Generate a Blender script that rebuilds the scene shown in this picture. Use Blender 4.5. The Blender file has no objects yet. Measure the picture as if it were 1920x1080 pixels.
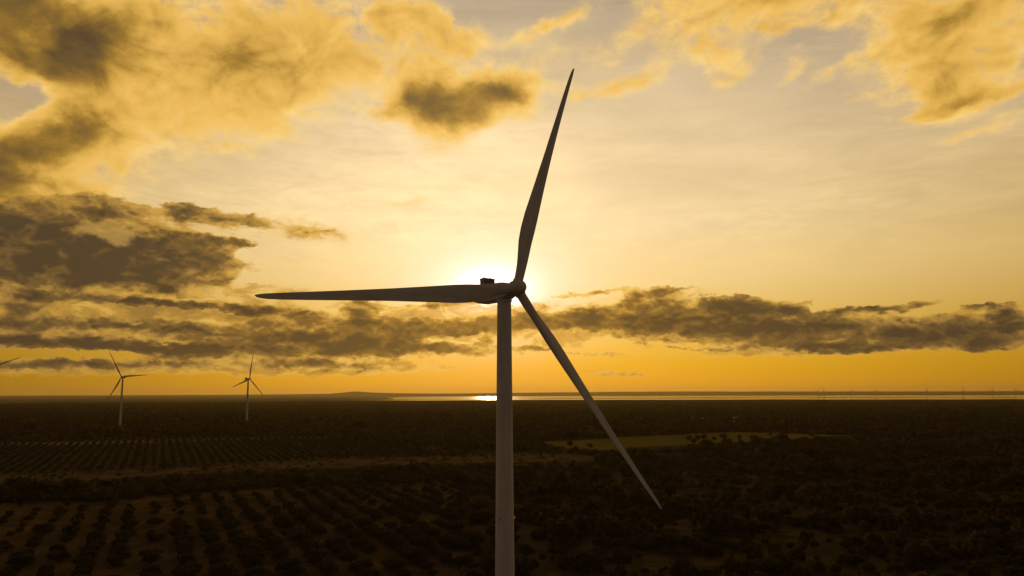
import bpy, bmesh, math, random
import numpy as np
from mathutils import Matrix, Vector

scene = bpy.context.scene
C = scene.collection
R = math.radians

def lin(r, g, b):
    f = lambda c: (c/255/12.92) if c/255 <= .04045 else ((c/255+.055)/1.055)**2.4
    return (f(r), f(g), f(b))

# ------------------------------------------------------------------ camera (a drone hovering 81 m up)
CAM_Z = 81.0
PITCH, ROLL = R(7.62), R(0.21)
cam_data = bpy.data.cameras.new('camera'); cam = bpy.data.objects.new('camera', cam_data); C.objects.link(cam)
cam_data.sensor_width = 36.0; cam_data.lens = 27.75; cam_data.clip_start = 1.0; cam_data.clip_end = 200000.0
right0 = Vector((1, 0, 0)); fwd = Vector((0, math.cos(PITCH), math.sin(PITCH))); up0 = right0.cross(fwd)
rt = right0*math.cos(ROLL) - up0*math.sin(ROLL); up = right0*math.sin(ROLL) + up0*math.cos(ROLL)
m = Matrix((rt, up, -fwd)).transposed().to_4x4(); m.translation = (0, 0, CAM_Z)
cam.matrix_world = m
scene.camera = cam
scene.view_settings.view_transform = 'Standard'; scene.view_settings.look = 'None'
scene.view_settings.exposure = 0.0; scene.view_settings.gamma = 1.0
scene.cycles.max_bounces = 5; scene.cycles.diffuse_bounces = 2; scene.cycles.glossy_bounces = 2
scene.cycles.volume_bounces = 0; scene.cycles.transparent_max_bounces = 6
scene.cycles.use_denoising = True

SUN_AZ, SUN_EL = -1.5, 7.3       # degrees: azimuth right of +Y, height above the horizon

# ------------------------------------------------------------------ sky
class E:
    """a socket with arithmetic: every operation adds a Math node to the tree"""
    T = None
    def __init__(s, sock): s.s = sock
    def _op(s, op, *a, clamp=False):
        n = E.T.nodes.new('ShaderNodeMath'); n.operation = op; n.use_clamp = clamp
        for i, v in enumerate((s,)+a):
            if isinstance(v, E): E.T.links.new(v.s, n.inputs[i])
            else: n.inputs[i].default_value = v
        return E(n.outputs[0])
    def __add__(s, o): return s._op('ADD', o)
    __radd__ = __add__
    def __mul__(s, o): return s._op('MULTIPLY', o)
    __rmul__ = __mul__
    def __sub__(s, o): return s._op('SUBTRACT', o)
    def __rsub__(s, o): return const(o)._op('SUBTRACT', s)
    def __truediv__(s, o): return s._op('DIVIDE', o)
    def clamp(s): return s._op('ADD', 0.0, clamp=True)
    def max(s, o): return s._op('MAXIMUM', o)
    def min(s, o): return s._op('MINIMUM', o)
    def pow(s, o): return s._op('POWER', o)
    def exp(s): return s._op('EXPONENT')
    def abs(s): return s._op('ABSOLUTE')
def const(v):
    n = E.T.nodes.new('ShaderNodeValue'); n.outputs[0].default_value = v; return E(n.outputs[0])
def sstep(x, a, b):
    n = E.T.nodes.new('ShaderNodeMapRange'); n.interpolation_type = 'SMOOTHSTEP'
    E.T.links.new(x.s, n.inputs['Value'])
    n.inputs['From Min'].default_value = a; n.inputs['From Max'].default_value = b
    return E(n.outputs['Result'])
def ramp(x, stops, interp='LINEAR'):
    n = E.T.nodes.new('ShaderNodeValToRGB'); cr = n.color_ramp; cr.interpolation = interp
    while len(cr.elements) < len(stops): cr.elements.new(0.5)
    for e, (p, c) in zip(cr.elements, stops): e.position = p; e.color = (*c, 1)
    E.T.links.new(x.s, n.inputs[0]); return n.outputs[0]
def mix(f, a, b, blend='MIX'):
    n = E.T.nodes.new('ShaderNodeMix'); n.data_type = 'RGBA'; n.blend_type = blend; n.clamp_factor = True
    for k, v in ((0, f), (6, a), (7, b)):
        v = v.s if isinstance(v, E) else v
        if isinstance(v, bpy.types.NodeSocket): E.T.links.new(v, n.inputs[k])
        elif isinstance(v, (tuple, list)): n.inputs[k].default_value = (*v[:3], 1)
        else: n.inputs[k].default_value = v
    return n.outputs[2]
def vop(op, a, b=None, c=None, scale=None):
    n = E.T.nodes.new('ShaderNodeVectorMath'); n.operation = op
    for i, v in enumerate((a, b, c)):
        if v is None: continue
        if isinstance(v, bpy.types.NodeSocket): E.T.links.new(v, n.inputs[i])
        else: n.inputs[i].default_value = v
    if scale is not None:
        if isinstance(scale, E): E.T.links.new(scale.s, n.inputs['Scale'])
        else: n.inputs['Scale'].default_value = scale
    return n
def noise(vec, scale, detail=6, rough=.55, lac=2.0, dist=0.0, kind='FBM'):
    n = E.T.nodes.new('ShaderNodeTexNoise'); n.noise_dimensions = '3D'
    try: n.noise_type = kind
    except Exception: pass
    n.inputs['Scale'].default_value = scale; n.inputs['Detail'].default_value = detail
    n.inputs['Roughness'].default_value = rough; n.inputs['Lacunarity'].default_value = lac
    n.inputs['Distortion'].default_value = dist
    E.T.links.new(vec, n.inputs['Vector']); return n
def scaled(vec, v, off=(0, 0, 0)): return vop('MULTIPLY_ADD', vec, v, off).outputs[0]

# soft cloud masses, as (azimuth, elevation, half width, half height, tilt, strength) in degrees of sky
HIGH_CLOUDS = [
    (-33.00,23.07,4.63,1.96,0,1.5),(-29.48,22.66,2.33,1.63,0,1.2),(-33.38,20.50,3.98,1.38,0,0.95),(-27.97,21.39,8.27,3.55,0,0.45),
    (-24.12,23.68,7.51,3.26,0,0.3),(-19.91,24.30,6.15,3.00,0,0.3),(-18.72,22.06,5.47,2.40,0,0.22),(-24.90,19.55,6.66,3.02,0,0.35),
    (-31.01,20.35,3.59,1.58,0,0.3),(-25.14,23.68,1.34,0.39,0,0.3),(-19.88,23.70,1.26,1.18,0,0.22),(-26.20,24.47,1.99,0.64,0,0.2),
    (-27.07,22.53,1.95,0.97,0,0.25),(-31.05,16.61,2.37,1.68,20,1.4),(-32.67,14.72,2.70,1.99,35,1.4),(-33.08,12.55,1.54,1.93,0,1),
    (-28.76,16.63,2.17,1.66,0,0.45),(-28.80,14.78,3.38,2.00,0,0.4),(-30.50,12.88,2.66,1.32,0,0.35),(-26.42,14.56,1.28,0.85,0,0.3),
    (-22.11,18.37,3.81,1.38,0,0.2),(-33.37,18.45,1.70,1.40,0,-0.75),(-31.89,11.88,4.59,0.98,0,0.35),(-6.98,21.17,1.79,1.45,0,1.5),
    (-5.19,22.32,1.41,0.79,0,0.6),(-3.37,20.90,3.62,1.24,12,1.5),(-0.15,21.84,2.02,1.23,10,1.4),(1.60,22.37,1.01,1.08,0,0.35),
    (-4.77,19.77,2.80,1.03,0,0.6),(-5.55,18.20,1.99,1.30,0,0.35),(-8.74,19.82,1.97,0.66,0,0.25),(0.05,20.01,3.62,0.81,10,0.25),
    (-9.65,26.17,1.00,1.20,0,0.75),(-6.44,26.16,3.03,1.55,-25,0.65),(-4.40,24.66,2.03,1.41,0,0.5),(-8.03,24.52,4.00,1.58,0,0.25),
    (-1.56,25.24,2.45,1.40,0,0.25),(-12.82,26.44,4.68,1.35,0,0.2),(3.34,26.31,3.06,0.62,18,0.45),(-0.33,26.29,2.45,2.08,0,-0.3),
    (4.50,22.02,1.61,0.51,10,0.32),(6.90,21.93,2.79,0.50,8,0.325),(9.89,22.34,2.36,0.71,20,0.455),(3.32,24.31,4.05,1.24,0,0.2),
    (-13.50,23.28,4.62,2.79,0,0.2),(-15.68,20.26,2.62,1.42,0,0.15),(-8.24,13.68,2.14,0.34,8,0.33),(-19.21,16.80,1.61,0.28,0,0.2),
    (18.30,26.07,5.53,1.81,0,0.65),(19.05,26.30,1.83,0.59,0,0.39),(15.51,22.82,2.07,1.11,10,0.429),(15.83,21.56,1.50,0.56,20,0.26),
    (21.36,22.21,1.48,0.67,15,0.364),(23.37,20.80,2.21,0.47,18,0.338),(28.71,21.40,2.65,2.72,-20,0.624),(30.95,22.23,5.39,2.17,0,0.52),
    (33.14,23.35,2.87,0.75,0,0.65),(31.67,19.85,3.81,1.89,0,0.286),(33.19,20.49,1.70,0.92,0,0.26),(31.52,17.95,4.96,0.51,6,0.39),
    (31.37,16.02,2.19,0.26,1,0.468),(27.57,18.97,2.85,0.33,6,0.26),(24.64,24.43,4.05,1.29,0,0.325),(23.18,23.19,3.09,0.99,0,-0.455),
    (11.40,26.49,2.75,1.36,0,0.26),(-15.74,22.02,5.64,3.84,0,0.16),(-20.67,17.65,5.63,2.11,15,0.2),(-12.00,25.14,3.91,2.06,0,0.16),
    (-17.37,25.29,5.98,2.01,0,0.2),(-10.38,23.15,4.72,1.76,0,0.14),(13.69,24.91,2.31,1.03,15,0.26),(14.78,23.59,1.52,0.62,25,0.286),
    (20.22,21.06,1.78,0.41,20,0.26),(25.65,19.44,1.96,0.33,15,0.26),(22.38,21.63,1.21,0.34,20,0.26),(27.49,17.81,1.89,0.20,8,0.286),
    (32.44,18.42,3.15,0.38,6,0.325),(29.99,17.73,2.71,0.23,8,0.286),(33.44,16.63,1.67,0.25,4,0.26),(7.34,23.62,2.40,1.06,0,0.234),
    (8.98,25.29,1.99,0.69,15,0.195),(1.30,25.58,2.04,0.70,20,0.15),(24.57,23.46,2.69,0.81,-10,0.26),(20.39,24.11,2.15,0.67,-10,0.325),
    (29.14,18.70,3.38,1.30,-15,0.325),]
LOW_CLOUDS = [
    (-29.26,2.71,4.13,0.17,0,-0.7),(-22.81,3.47,1.32,0.14,0,-0.7),(-15.13,3.53,2.53,0.19,8,-0.6),(-9.98,3.73,2.26,0.23,8,-0.6),
    (-5.42,3.83,3.07,0.19,8,-0.6),(-3.11,4.07,1.55,0.23,25,-0.6),(-20.81,5.14,3.74,0.22,0,-0.7),(-27.00,5.34,3.41,0.24,0,-0.6),
    (-23.21,6.38,4.62,0.18,-3,-0.4),(-20.04,3.06,2.05,0.14,0,-0.4),(-7.74,5.66,1.53,0.31,0,-0.4),(0.95,3.94,1.08,0.46,30,-0.7),
    (18.02,5.05,1.75,0.15,0,-0.4),(23.07,4.01,1.31,0.18,0,-0.4),(11.12,5.24,2.24,0.15,8,-0.3),(-31.98,8.90,5.96,2.04,-3,1.2),(-27.50,8.76,5.27,1.37,-2,1),
    (-22.84,8.90,3.84,0.71,-4,0.9),(-22.66,12.20,2.20,0.50,-4,0.95),(-27.21,11.79,2.51,0.96,-10,0.75),(-31.82,10.83,3.15,0.79,0,0.9),
    (-21.04,10.38,2.24,0.36,-2,0.8),(-23.40,10.11,2.99,0.78,0,0.7),(-28.95,7.39,6.31,0.75,0,0.9),(-16.85,11.62,3.26,0.59,-5,0.36),
    (-13.91,11.51,1.49,0.26,-5,0.25),(-20.07,11.89,2.10,0.72,0,0.3),(-30.14,11.92,2.97,0.60,0,0.3),(-29.88,7.90,1.77,0.24,0,-0.3),
    (-32.60,7.69,1.12,0.26,0,-0.2),(-32.00,5.10,1.97,1.25,0,0.75),(-23.23,6.81,2.31,0.43,-6,0.55),(-25.78,6.05,3.17,0.31,-2,0.6),
    (-21.69,6.01,3.37,0.32,-4,0.6),(-21.59,7.42,1.19,0.22,-3,0.45),(-29.76,6.05,2.95,0.27,0,0.3),(-25.63,3.20,10.41,0.31,-1,1.15),
    (-31.32,3.32,5.67,0.43,0,0.9),(-16.58,3.81,7.84,0.67,-1,1),(-11.84,3.72,5.57,0.83,0,0.9),(-24.10,4.50,4.86,0.28,0,0.8),(-30.24,4.35,4.07,0.30,0,0.6),
    (-6.20,4.83,5.37,0.54,2,0.75),(-11.15,5.96,1.20,0.84,0,1.15),(-14.28,5.49,0.80,0.52,0,0.9),(-17.35,5.64,1.49,0.55,0,0.95),
    (-18.40,5.39,0.77,0.37,0,0.5),(-27.59,4.90,0.74,0.38,0,0.7),(-24.13,5.06,1.46,0.35,0,0.55),(-29.09,4.74,1.19,0.34,0,0.5),
    (-20.84,5.86,5.11,0.29,-3,0.65),(-10.34,3.16,2.25,0.53,0,0.8),(-15.18,4.98,7.25,0.34,0,0.5),(-9.25,5.07,3.03,0.61,0,0.6),
    (-22.05,2.85,4.66,0.39,-3,0.95),(-27.77,2.91,4.86,0.20,0,0.3),(-30.08,1.92,6.37,0.33,0,0.85),(-23.97,2.00,4.52,0.32,0,0.6),
    (-15.09,2.05,4.32,0.41,0,0.6),(-10.31,1.84,4.11,0.26,0,0.5),(-12.93,2.81,5.15,0.26,-1,0.6),(-4.65,3.30,4.23,0.42,-2,0.85),
    (-2.34,4.45,2.71,0.62,5,0.75),(-7.71,4.13,3.43,0.46,6,0.5),(10.19,5.56,2.44,1.20,10,1.1),(12.96,4.67,5.52,0.95,-2,1.1),(14.11,6.21,0.80,0.55,0,0.9),
    (15.57,6.09,1.08,0.63,0,1),(16.98,5.56,1.78,0.78,0,0.9),(8.50,6.47,2.09,0.31,12,0.5),(5.83,7.21,3.47,0.23,5,0.5),(11.18,7.28,2.25,0.23,5,0.6),
    (1.94,5.67,3.88,0.35,0,0.7),(5.61,5.64,1.23,0.65,0,0.85),(3.48,5.08,4.25,0.42,0,0.75),(0.77,5.02,2.33,0.39,0,0.5),(19.10,5.74,1.32,0.40,0,1),
    (21.60,4.42,3.35,0.83,0,1),(17.99,4.31,4.20,0.77,0,1),(26.58,3.78,5.25,0.65,0,1.1),(31.07,4.04,3.12,0.69,5,1.15),(32.67,4.84,0.82,0.55,0,0.9),
    (26.06,5.47,2.35,0.21,4,0.85),(23.15,5.43,2.95,0.14,2,0.6),(30.59,5.36,0.75,0.30,0,0.8),(31.45,5.34,0.85,0.13,0,0.6),(22.03,2.97,4.31,0.29,-2,0.85),
    (26.53,2.99,5.25,0.31,0,0.85),(31.27,2.94,1.69,0.48,0,0.8),(18.64,3.31,2.43,0.29,-5,0.6),(21.01,6.10,0.68,0.11,5,0.4),(29.37,4.79,1.18,0.27,0,0.4),
    (1.92,3.28,1.74,0.19,-5,0.7),(0.56,3.17,1.16,0.27,0,0.6),(8.57,1.40,3.01,0.26,-4,0.33),(11.03,2.29,1.48,0.15,0,0.3),(6.52,2.79,6.86,0.10,-1,0.35),
    (14.00,3.03,3.27,0.11,-3,0.4),(1.54,4.33,2.32,0.54,0,0.35),(-6.21,6.25,5.01,0.27,3,0.4),(-2.34,6.77,3.50,0.19,5,0.45),(1.94,6.25,1.56,0.15,0,0.3),
    (-20.20,7.05,0.34,0.11,0,0.3),(-18.49,7.59,0.88,0.11,0,0.25),(-14.17,7.70,1.10,0.11,0,0.18),(-10.06,7.81,1.14,0.11,4,0.2),]
LIT_PUFFS = [
    (-28.69,10.55,0.91,0.41,10,0.8),(-26.82,10.37,1.13,0.66,0,1.9),(-27.77,10.70,0.93,0.41,0,1),(-31.17,7.50,0.86,0.20,3,0.55),
    (-24.66,9.00,0.91,0.18,0,0.5),(-31.46,5.46,1.71,0.33,0,0.4),(-23.16,5.31,1.98,0.21,0,0.4),(-16.12,11.66,2.19,0.37,-5,0.7),
    (-18.65,2.89,1.74,0.18,0,0.5),(10.78,6.69,1.13,0.19,10,0.4),(12.63,5.88,1.48,0.19,8,0.35),(-31.00,11.49,2.33,0.46,-8,0.5),
    (-26.06,11.13,0.96,0.21,0,0.4),(20.10,4.91,1.03,0.15,0,0.4),(9.23,5.20,1.51,0.19,0,0.35),(-0.01,3.75,1.55,0.31,20,0.8),(-6.19,3.95,2.30,0.19,8,0.5),]
VEIL_BANKS = [
    (-27.94,5.64,9.76,1.37,0,0.45),(-25.70,4.52,11.06,1.57,0,0.4),(-12.97,4.27,11.06,1.69,0,0.45),(-30.07,1.69,7.53,0.46,0,0.55),
    (-15.80,1.89,8.22,0.59,0,0.75),(-3.89,5.30,6.19,1.54,0,0.55),(10.36,5.17,5.63,1.37,0,0.55),(25.02,4.01,11.11,1.19,0,0.5),
    (-18.47,7.11,5.99,0.59,-2,0.4),(1.93,5.29,5.04,1.00,0,0.6),(-23.44,11.00,4.00,1.06,-8,0.4),(-15.39,11.51,4.04,0.82,-6,0.55),
    (-29.21,11.52,4.54,0.87,-8,0.5),(-20.15,5.77,6.88,0.58,-3,0.5),(2.31,3.74,4.25,0.69,0,0.4),(19.99,2.73,7.49,0.29,0,0.4),(8.38,1.33,4.52,0.30,-3,0.3),
    (-9.19,1.84,4.89,0.38,0,0.5),(11.17,6.94,4.12,0.30,4,0.4),]

def masses(P, L, k, start=0.0):
    """sum of gaussian lumps of cloud at the sky position P"""
    G0 = const(math.exp(-k)); acc = None
    for a, e, ra, re, rot, w in L:
        if rot == 0:
            v = vop('MULTIPLY_ADD', P, (1/ra, 1/re, 0), (-a/ra, -e/re, 0)).outputs[0]
            d = E(vop('DOT_PRODUCT', v, v).outputs['Value'])
        else:
            c, s = math.cos(R(rot)), math.sin(R(rot))
            u = E(vop('DOT_PRODUCT', P, (c/ra, s/ra, -(a*c+e*s)/ra)).outputs['Value'])
            v = E(vop('DOT_PRODUCT', P, (-s/re, c/re, (a*s-e*c)/re)).outputs['Value'])
            uu = u*u
            d = v._op('MULTIPLY_ADD', v, uu)
        p = G0._op('POWER', d)
        acc = p*w if acc is None else p._op('MULTIPLY_ADD', w, acc)
    return acc

world = bpy.data.worlds.new('World'); scene.world = world; world.use_nodes = True
T = world.node_tree; T.nodes.clear(); E.T = T
tc = T.nodes.new('ShaderNodeTexCoord')
DIR = vop('NORMALIZE', tc.outputs['Generated']).outputs[0]
sx = T.nodes.new('ShaderNodeSeparateXYZ'); T.links.new(DIR, sx.inputs[0])
X, Y, Z = (E(sx.outputs[i]) for i in range(3))
AZ = X._op('ARCTAN2', Y)*57.29578
EL = Z._op('ARCSINE')*57.29578
D = vop('SCALE', DIR, scale=57.29578).outputs[0]            # about one unit per degree
sv = (math.sin(R(SUN_AZ))*math.cos(R(SUN_EL)), math.cos(R(SUN_AZ))*math.cos(R(SUN_EL)), math.sin(R(SUN_EL)))
SD = (AZ-SUN_AZ); SE = (EL-SUN_EL)
THETA = E(vop('DISTANCE', DIR, sv).outputs['Value'])*57.29578   # degrees from the sun
cxyz = T.nodes.new('ShaderNodeCombineXYZ'); T.links.new(AZ.s, cxyz.inputs[0]); T.links.new(EL.s, cxyz.inputs[1])
cxyz.inputs[2].default_value = 1.0; P0 = cxyz.outputs[0]

# clear sky: physical sky, warmed by the dusty air towards the sun
ELn = (EL/90).max(0.0)
q = lambda e: e/90
near = ramp(ELn, [(0, lin(255, 169, 3)), (q(2), lin(255, 184, 22)), (q(4.5), lin(255, 204, 88)), (q(8), lin(255, 220, 148)), (q(12), lin(255, 226, 170)),
                  (q(17), lin(252, 222, 170)), (q(22), lin(224, 198, 156)), (q(28), lin(186, 165, 138)), (q(45), lin(72, 60, 44)), (1, lin(52, 41, 30))])
far = ramp(ELn, [(0, lin(136, 98, 18)), (q(2), lin(150, 110, 26)), (q(5), lin(166, 126, 48)), (q(9), lin(198, 160, 80)), (q(14), lin(190, 157, 96)),
                 (q(20), lin(164, 141, 114)), (q(28), lin(146, 128, 110)), (q(45), lin(68, 57, 43)), (1, lin(52, 41, 30))])
back = ramp(ELn, [(0, lin(104, 91, 79)), (q(12), lin(98, 84, 71)), (q(40), lin(64, 50, 37)), (1, lin(52, 41, 30))])
dth = SD.abs()
dsw = (SD*.76).max(SD*-1.0)
wn = ((dsw*dsw)*(-1/(26.0**2))).exp()
wb = sstep(dth, 38, 100)
# ---- the quiet part of the sky, behind and overhead: a dull broken overcast
ov = (E(noise(scaled(D, (1, 1, 1.7), (31, 4, 2)), .05, 5, .55).outputs[0])-.5)*1.5 + 1.0
quiet = vop('SCALE', mix(wb, far, back), scale=ov).outputs[0]
quiet = mix(sstep(EL, 0, -1.5), quiet, lin(60, 48, 30))
# ---- the sunset side
skyc = mix(wn, far, near)
# thin veils of high cloud
sc1 = noise(scaled(D, (.10, .10, .55)), 1.0, 6, .62, dist=.6)
sc2 = noise(scaled(D, (.035, .035, .13), (7, 3, 1)), 1.0, 4, .5)
veil = (E(sc1.outputs[0])-.5)*2.0 + (E(sc2.outputs[0])-.5)*2.0
veil_amt = sstep(EL, 6.5, 13)
sc3 = noise(scaled(D, (.33, .33, 1.1), (17, 3, 9)), 1.0, 6, .6, dist=1.2)
veil = veil*.24 + (E(sc3.outputs[0])-.5)*.5*sstep(E(sc2.outputs[0]), .4, .6)
skyc = vop('SCALE', skyc, scale=(veil*veil_amt)+1.0).outputs[0]
nish = T.nodes.new('ShaderNodeTexSky'); nish.sky_type = 'NISHITA'; nish.sun_disc = False
nish.sun_elevation = R(SUN_EL); nish.sun_rotation = R(SUN_AZ); nish.dust_density = 6.0; nish.air_density = 1.6
nishc = vop('MULTIPLY', nish.outputs[0], (.026, .016, .008)).outputs[0]
skyc = mix(.05, skyc, nishc)
# glow of the veiled sun
TX = (SD*.62); TE = SE
TH2 = TX*TX + TE*TE
g1 = vop('SCALE', lin(255, 250, 240), scale=(TH2*(-1/(1.35**2))).exp()*2.0).outputs[0]
g2 = vop('SCALE', (.28, .36, .80), scale=(TH2*(-1/(3.4**2))).exp()*.54).outputs[0]
g3 = vop('SCALE', lin(255, 228, 180), scale=(THETA*(-1/8.0)).exp()*.10).outputs[0]
gh = (EL-13.5); g4 = vop('SCALE', lin(255, 222, 165), scale=((SD*SD)*(-1/(15.0**2)) + (gh*gh)*(-1/(7.5**2))).exp()*.09).outputs[0]
glowc = vop('ADD', vop('ADD', g1, g2).outputs[0], g3).outputs[0]
skyc = vop('ADD', skyc, g4).outputs[0]

def warped(P, *terms):
    for vec, scale, detail, amp, rough in terms:
        n = noise(vec, scale, detail, rough)
        c = vop('SUBTRACT', n.outputs['Color'], (.5, .5, .5)).outputs[0]
        P = vop('MULTIPLY_ADD', c, amp, P).outputs[0]
    return P
# high soft clouds, gold where thin and brown where thick
PA = warped(P0, (scaled(D, (1, 1, 1.2)), .16, 2, (4.8, 3.2, 0), .5), (scaled(D, (1, 1, 1.3), (9, 2, 5)), .5, 4, (2.0, 1.6, 0), .52))
FA = masses(PA, HIGH_CLOUDS, 1.0)
nA = E(noise(scaled(D, (1, 1, 1.35), (3, 1, 8)), .28, 7, .54, dist=.6).outputs[0])-.5
nA2 = E(noise(scaled(D, (1, 1, 1.5), (13, 4, 2)), 1.1, 6, .64).outputs[0])-.5
nA3 = E(noise(scaled(D, (1, 1, 1.35), (3, 1, 7.3)), .28, 5, .52, dist=.6).outputs[0])-.5
shine = (nA-nA3)*1.7
tex = nA*2.5 + nA2*1.9
F0 = FA
FA = F0*(tex*.95 + 1.05) + tex*.05
aA = sstep(FA, .04, .64)*.97
prox = (TH2*(-1/(17.0**2))).exp()
F1 = F0*(nA*1.7+nA2*.5+1.0)
SA = F1/(F1*.35+1.0)*.95 - shine*.75
tcore = (nA*2.2+nA2*1.4)
colA = mix(sstep(SA, .10, .62), mix(prox, lin(252, 208, 122), lin(255, 222, 146)), mix(prox, lin(232, 181, 84), lin(252, 200, 100)))
colA = mix(sstep(SA, .48, 1.02), colA, mix(prox, lin(168, 126, 42), lin(200, 150, 52)))
colA = mix(sstep(SA, .74, 1.34), colA, mix(sstep(tcore, -.7, .8), mix(prox, lin(70, 55, 38), lin(98, 76, 40)), mix(prox, lin(104, 80, 42), lin(136, 104, 44))))
sky2 = mix(aA, skyc, colA)
sky2 = vop('ADD', sky2, glowc).outputs[0]
# low banks of cumulus and stratus, flat below and heaped above
DB = scaled(D, (1, 1, 2.1))
PB = warped(P0, (DB, .22, 2, (3.4, .55, 0), .5), (scaled(DB, (1, 1, 1), (5, 7, 1)), 1.1, 6, (1.5, 1.0, 0), .64))
FB = masses(PB, LOW_CLOUDS, 1.0)
DW = vop('MULTIPLY_ADD', vop('SUBTRACT', noise(D, .9, 4, .6).outputs['Color'], (.5, .5, .5)).outputs[0], (1.0, 1.0, .8), scaled(D, (1, 1, 1.5))).outputs[0]
def stack(sky, F, nz, cols, thr, a):
    """lay one bank over the sky, lighter at its thin edge than in its body"""
    tt = F/(F*.5+1.0) + nz
    c = mix(sstep(tt, thr[0], thr[1]), cols[0], cols[1]); c = mix(sstep(tt, thr[1], thr[2]), c, cols[2])
    return mix(sstep(F, .10, .55)*a, sky, c)
def billow(off):
    v1 = T.nodes.new('ShaderNodeTexVoronoi'); v1.feature = 'F1'; v1.inputs['Scale'].default_value = .62
    v1.inputs['Detail'].default_value = 2; v1.inputs['Roughness'].default_value = .55; v1.normalize = True
    T.links.new(vop('ADD', DW, off).outputs[0], v1.inputs['Vector'])
    return E(v1.outputs['Distance'])
b1 = billow((0, 0, 0)); b2 = billow((0, 0, .42))
nB = E(noise(scaled(DB, (1, 1, 1), (2, 9, 4)), .46, 8, .62, dist=.5).outputs[0])-.5
nB2 = E(noise(scaled(DB, (1, 1, 1), (2, 9, 4.5)), .46, 6, .60, dist=.5).outputs[0])-.5
FV = masses(PB, VEIL_BANKS, 1.0)
FV = FV*(nB2*3.0 + 1.0)
proxV = (TH2*(-1/(13.0**2))).exp()
sky2 = stack(sky2, FV, nB2*1.3+(b1-.45)*.35, (mix(proxV, lin(206, 160, 72), lin(255, 206, 108)), mix(proxV, lin(164, 124, 54), lin(222, 164, 62)), mix(proxV, lin(122, 94, 48), lin(168, 122, 48))), (.15, .45, .95), .85)
FB = FB*(nB*2.6 + (.45-b1)*1.5 + 1.0) + nB*.12
aB = sstep(FB, .27, .47)
proxB = (TH2*(-1/(12.0**2))).exp()
SB = FB/(FB*.5+1.0)
t = SB*1.0 + nB*.5 - (b2-b1)*1.5 - (nB-nB2)*1.5
colB = mix(sstep(t, .16, .50), mix(proxB, lin(186, 138, 52), lin(255, 208, 102)), mix(proxB, lin(156, 120, 58), lin(210, 156, 62)))
colB = mix(sstep(t, .42, .72), colB, mix(proxB, lin(106, 81, 45), lin(148, 108, 44)))
colB = mix(sstep(t, .66, 1.05), colB, mix(proxB, lin(68, 54, 38), lin(102, 77, 40)))
lit = masses(PB, LIT_PUFFS, 1.2)*(nB*2+1.0)
colB = mix(sstep(lit+(b1-b2)*-.9, .15, 1.1)*.6, colB, mix(proxB, lin(176, 136, 64), lin(255, 214, 120)))
sky3 = mix(aB*.97, sky2, colB)
sky3 = vop('ADD', sky3, vop('SCALE', lin(255, 190, 70), scale=(TH2*(-1/(4.0**2))).exp()*.12).outputs[0]).outputs[0]
sky3 = mix(sstep(EL, 0, -1.5), sky3, lin(60, 48, 30))
# the two parts blend into each other well outside the clouds above
front = (1.0-sstep(AZ.abs(), 36, 48))*(1.0-sstep(EL, 29, 38))*sstep(EL, -2.0, -1.6)
def emit(col):
    bg = T.nodes.new('ShaderNodeBackground'); bg.inputs['Strength'].default_value = 0.1
    T.links.new(vop('SCALE', col, scale=10.0).outputs[0], bg.inputs['Color']); return bg.outputs[0]
ms = T.nodes.new('ShaderNodeMixShader'); T.links.new(front.s, ms.inputs[0])
T.links.new(emit(quiet), ms.inputs[1]); T.links.new(emit(sky3), ms.inputs[2])
wo = T.nodes.new('ShaderNodeOutputWorld'); T.links.new(ms.outputs[0], wo.inputs['Surface'])
try:
    world.cycles.sampling_method = 'MANUAL'; world.cycles.sample_map_resolution = 1024
except Exception: pass

# ------------------------------------------------------------------ sun, veiled and low
sun_d = bpy.data.lights.new('sun', 'SUN'); sun_d.energy = .6; sun_d.angle = R(1.2); sun_d.color = (1.0, .74, .36)
sun = bpy.data.objects.new('sun', sun_d); C.objects.link(sun)
sun.rotation_euler = Vector(sv).to_track_quat('Z', 'Y').to_euler(); sun.location = (0, 0, 400)

# ==== TERRAIN
rng = np.random.default_rng(11); random.seed(5)

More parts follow.
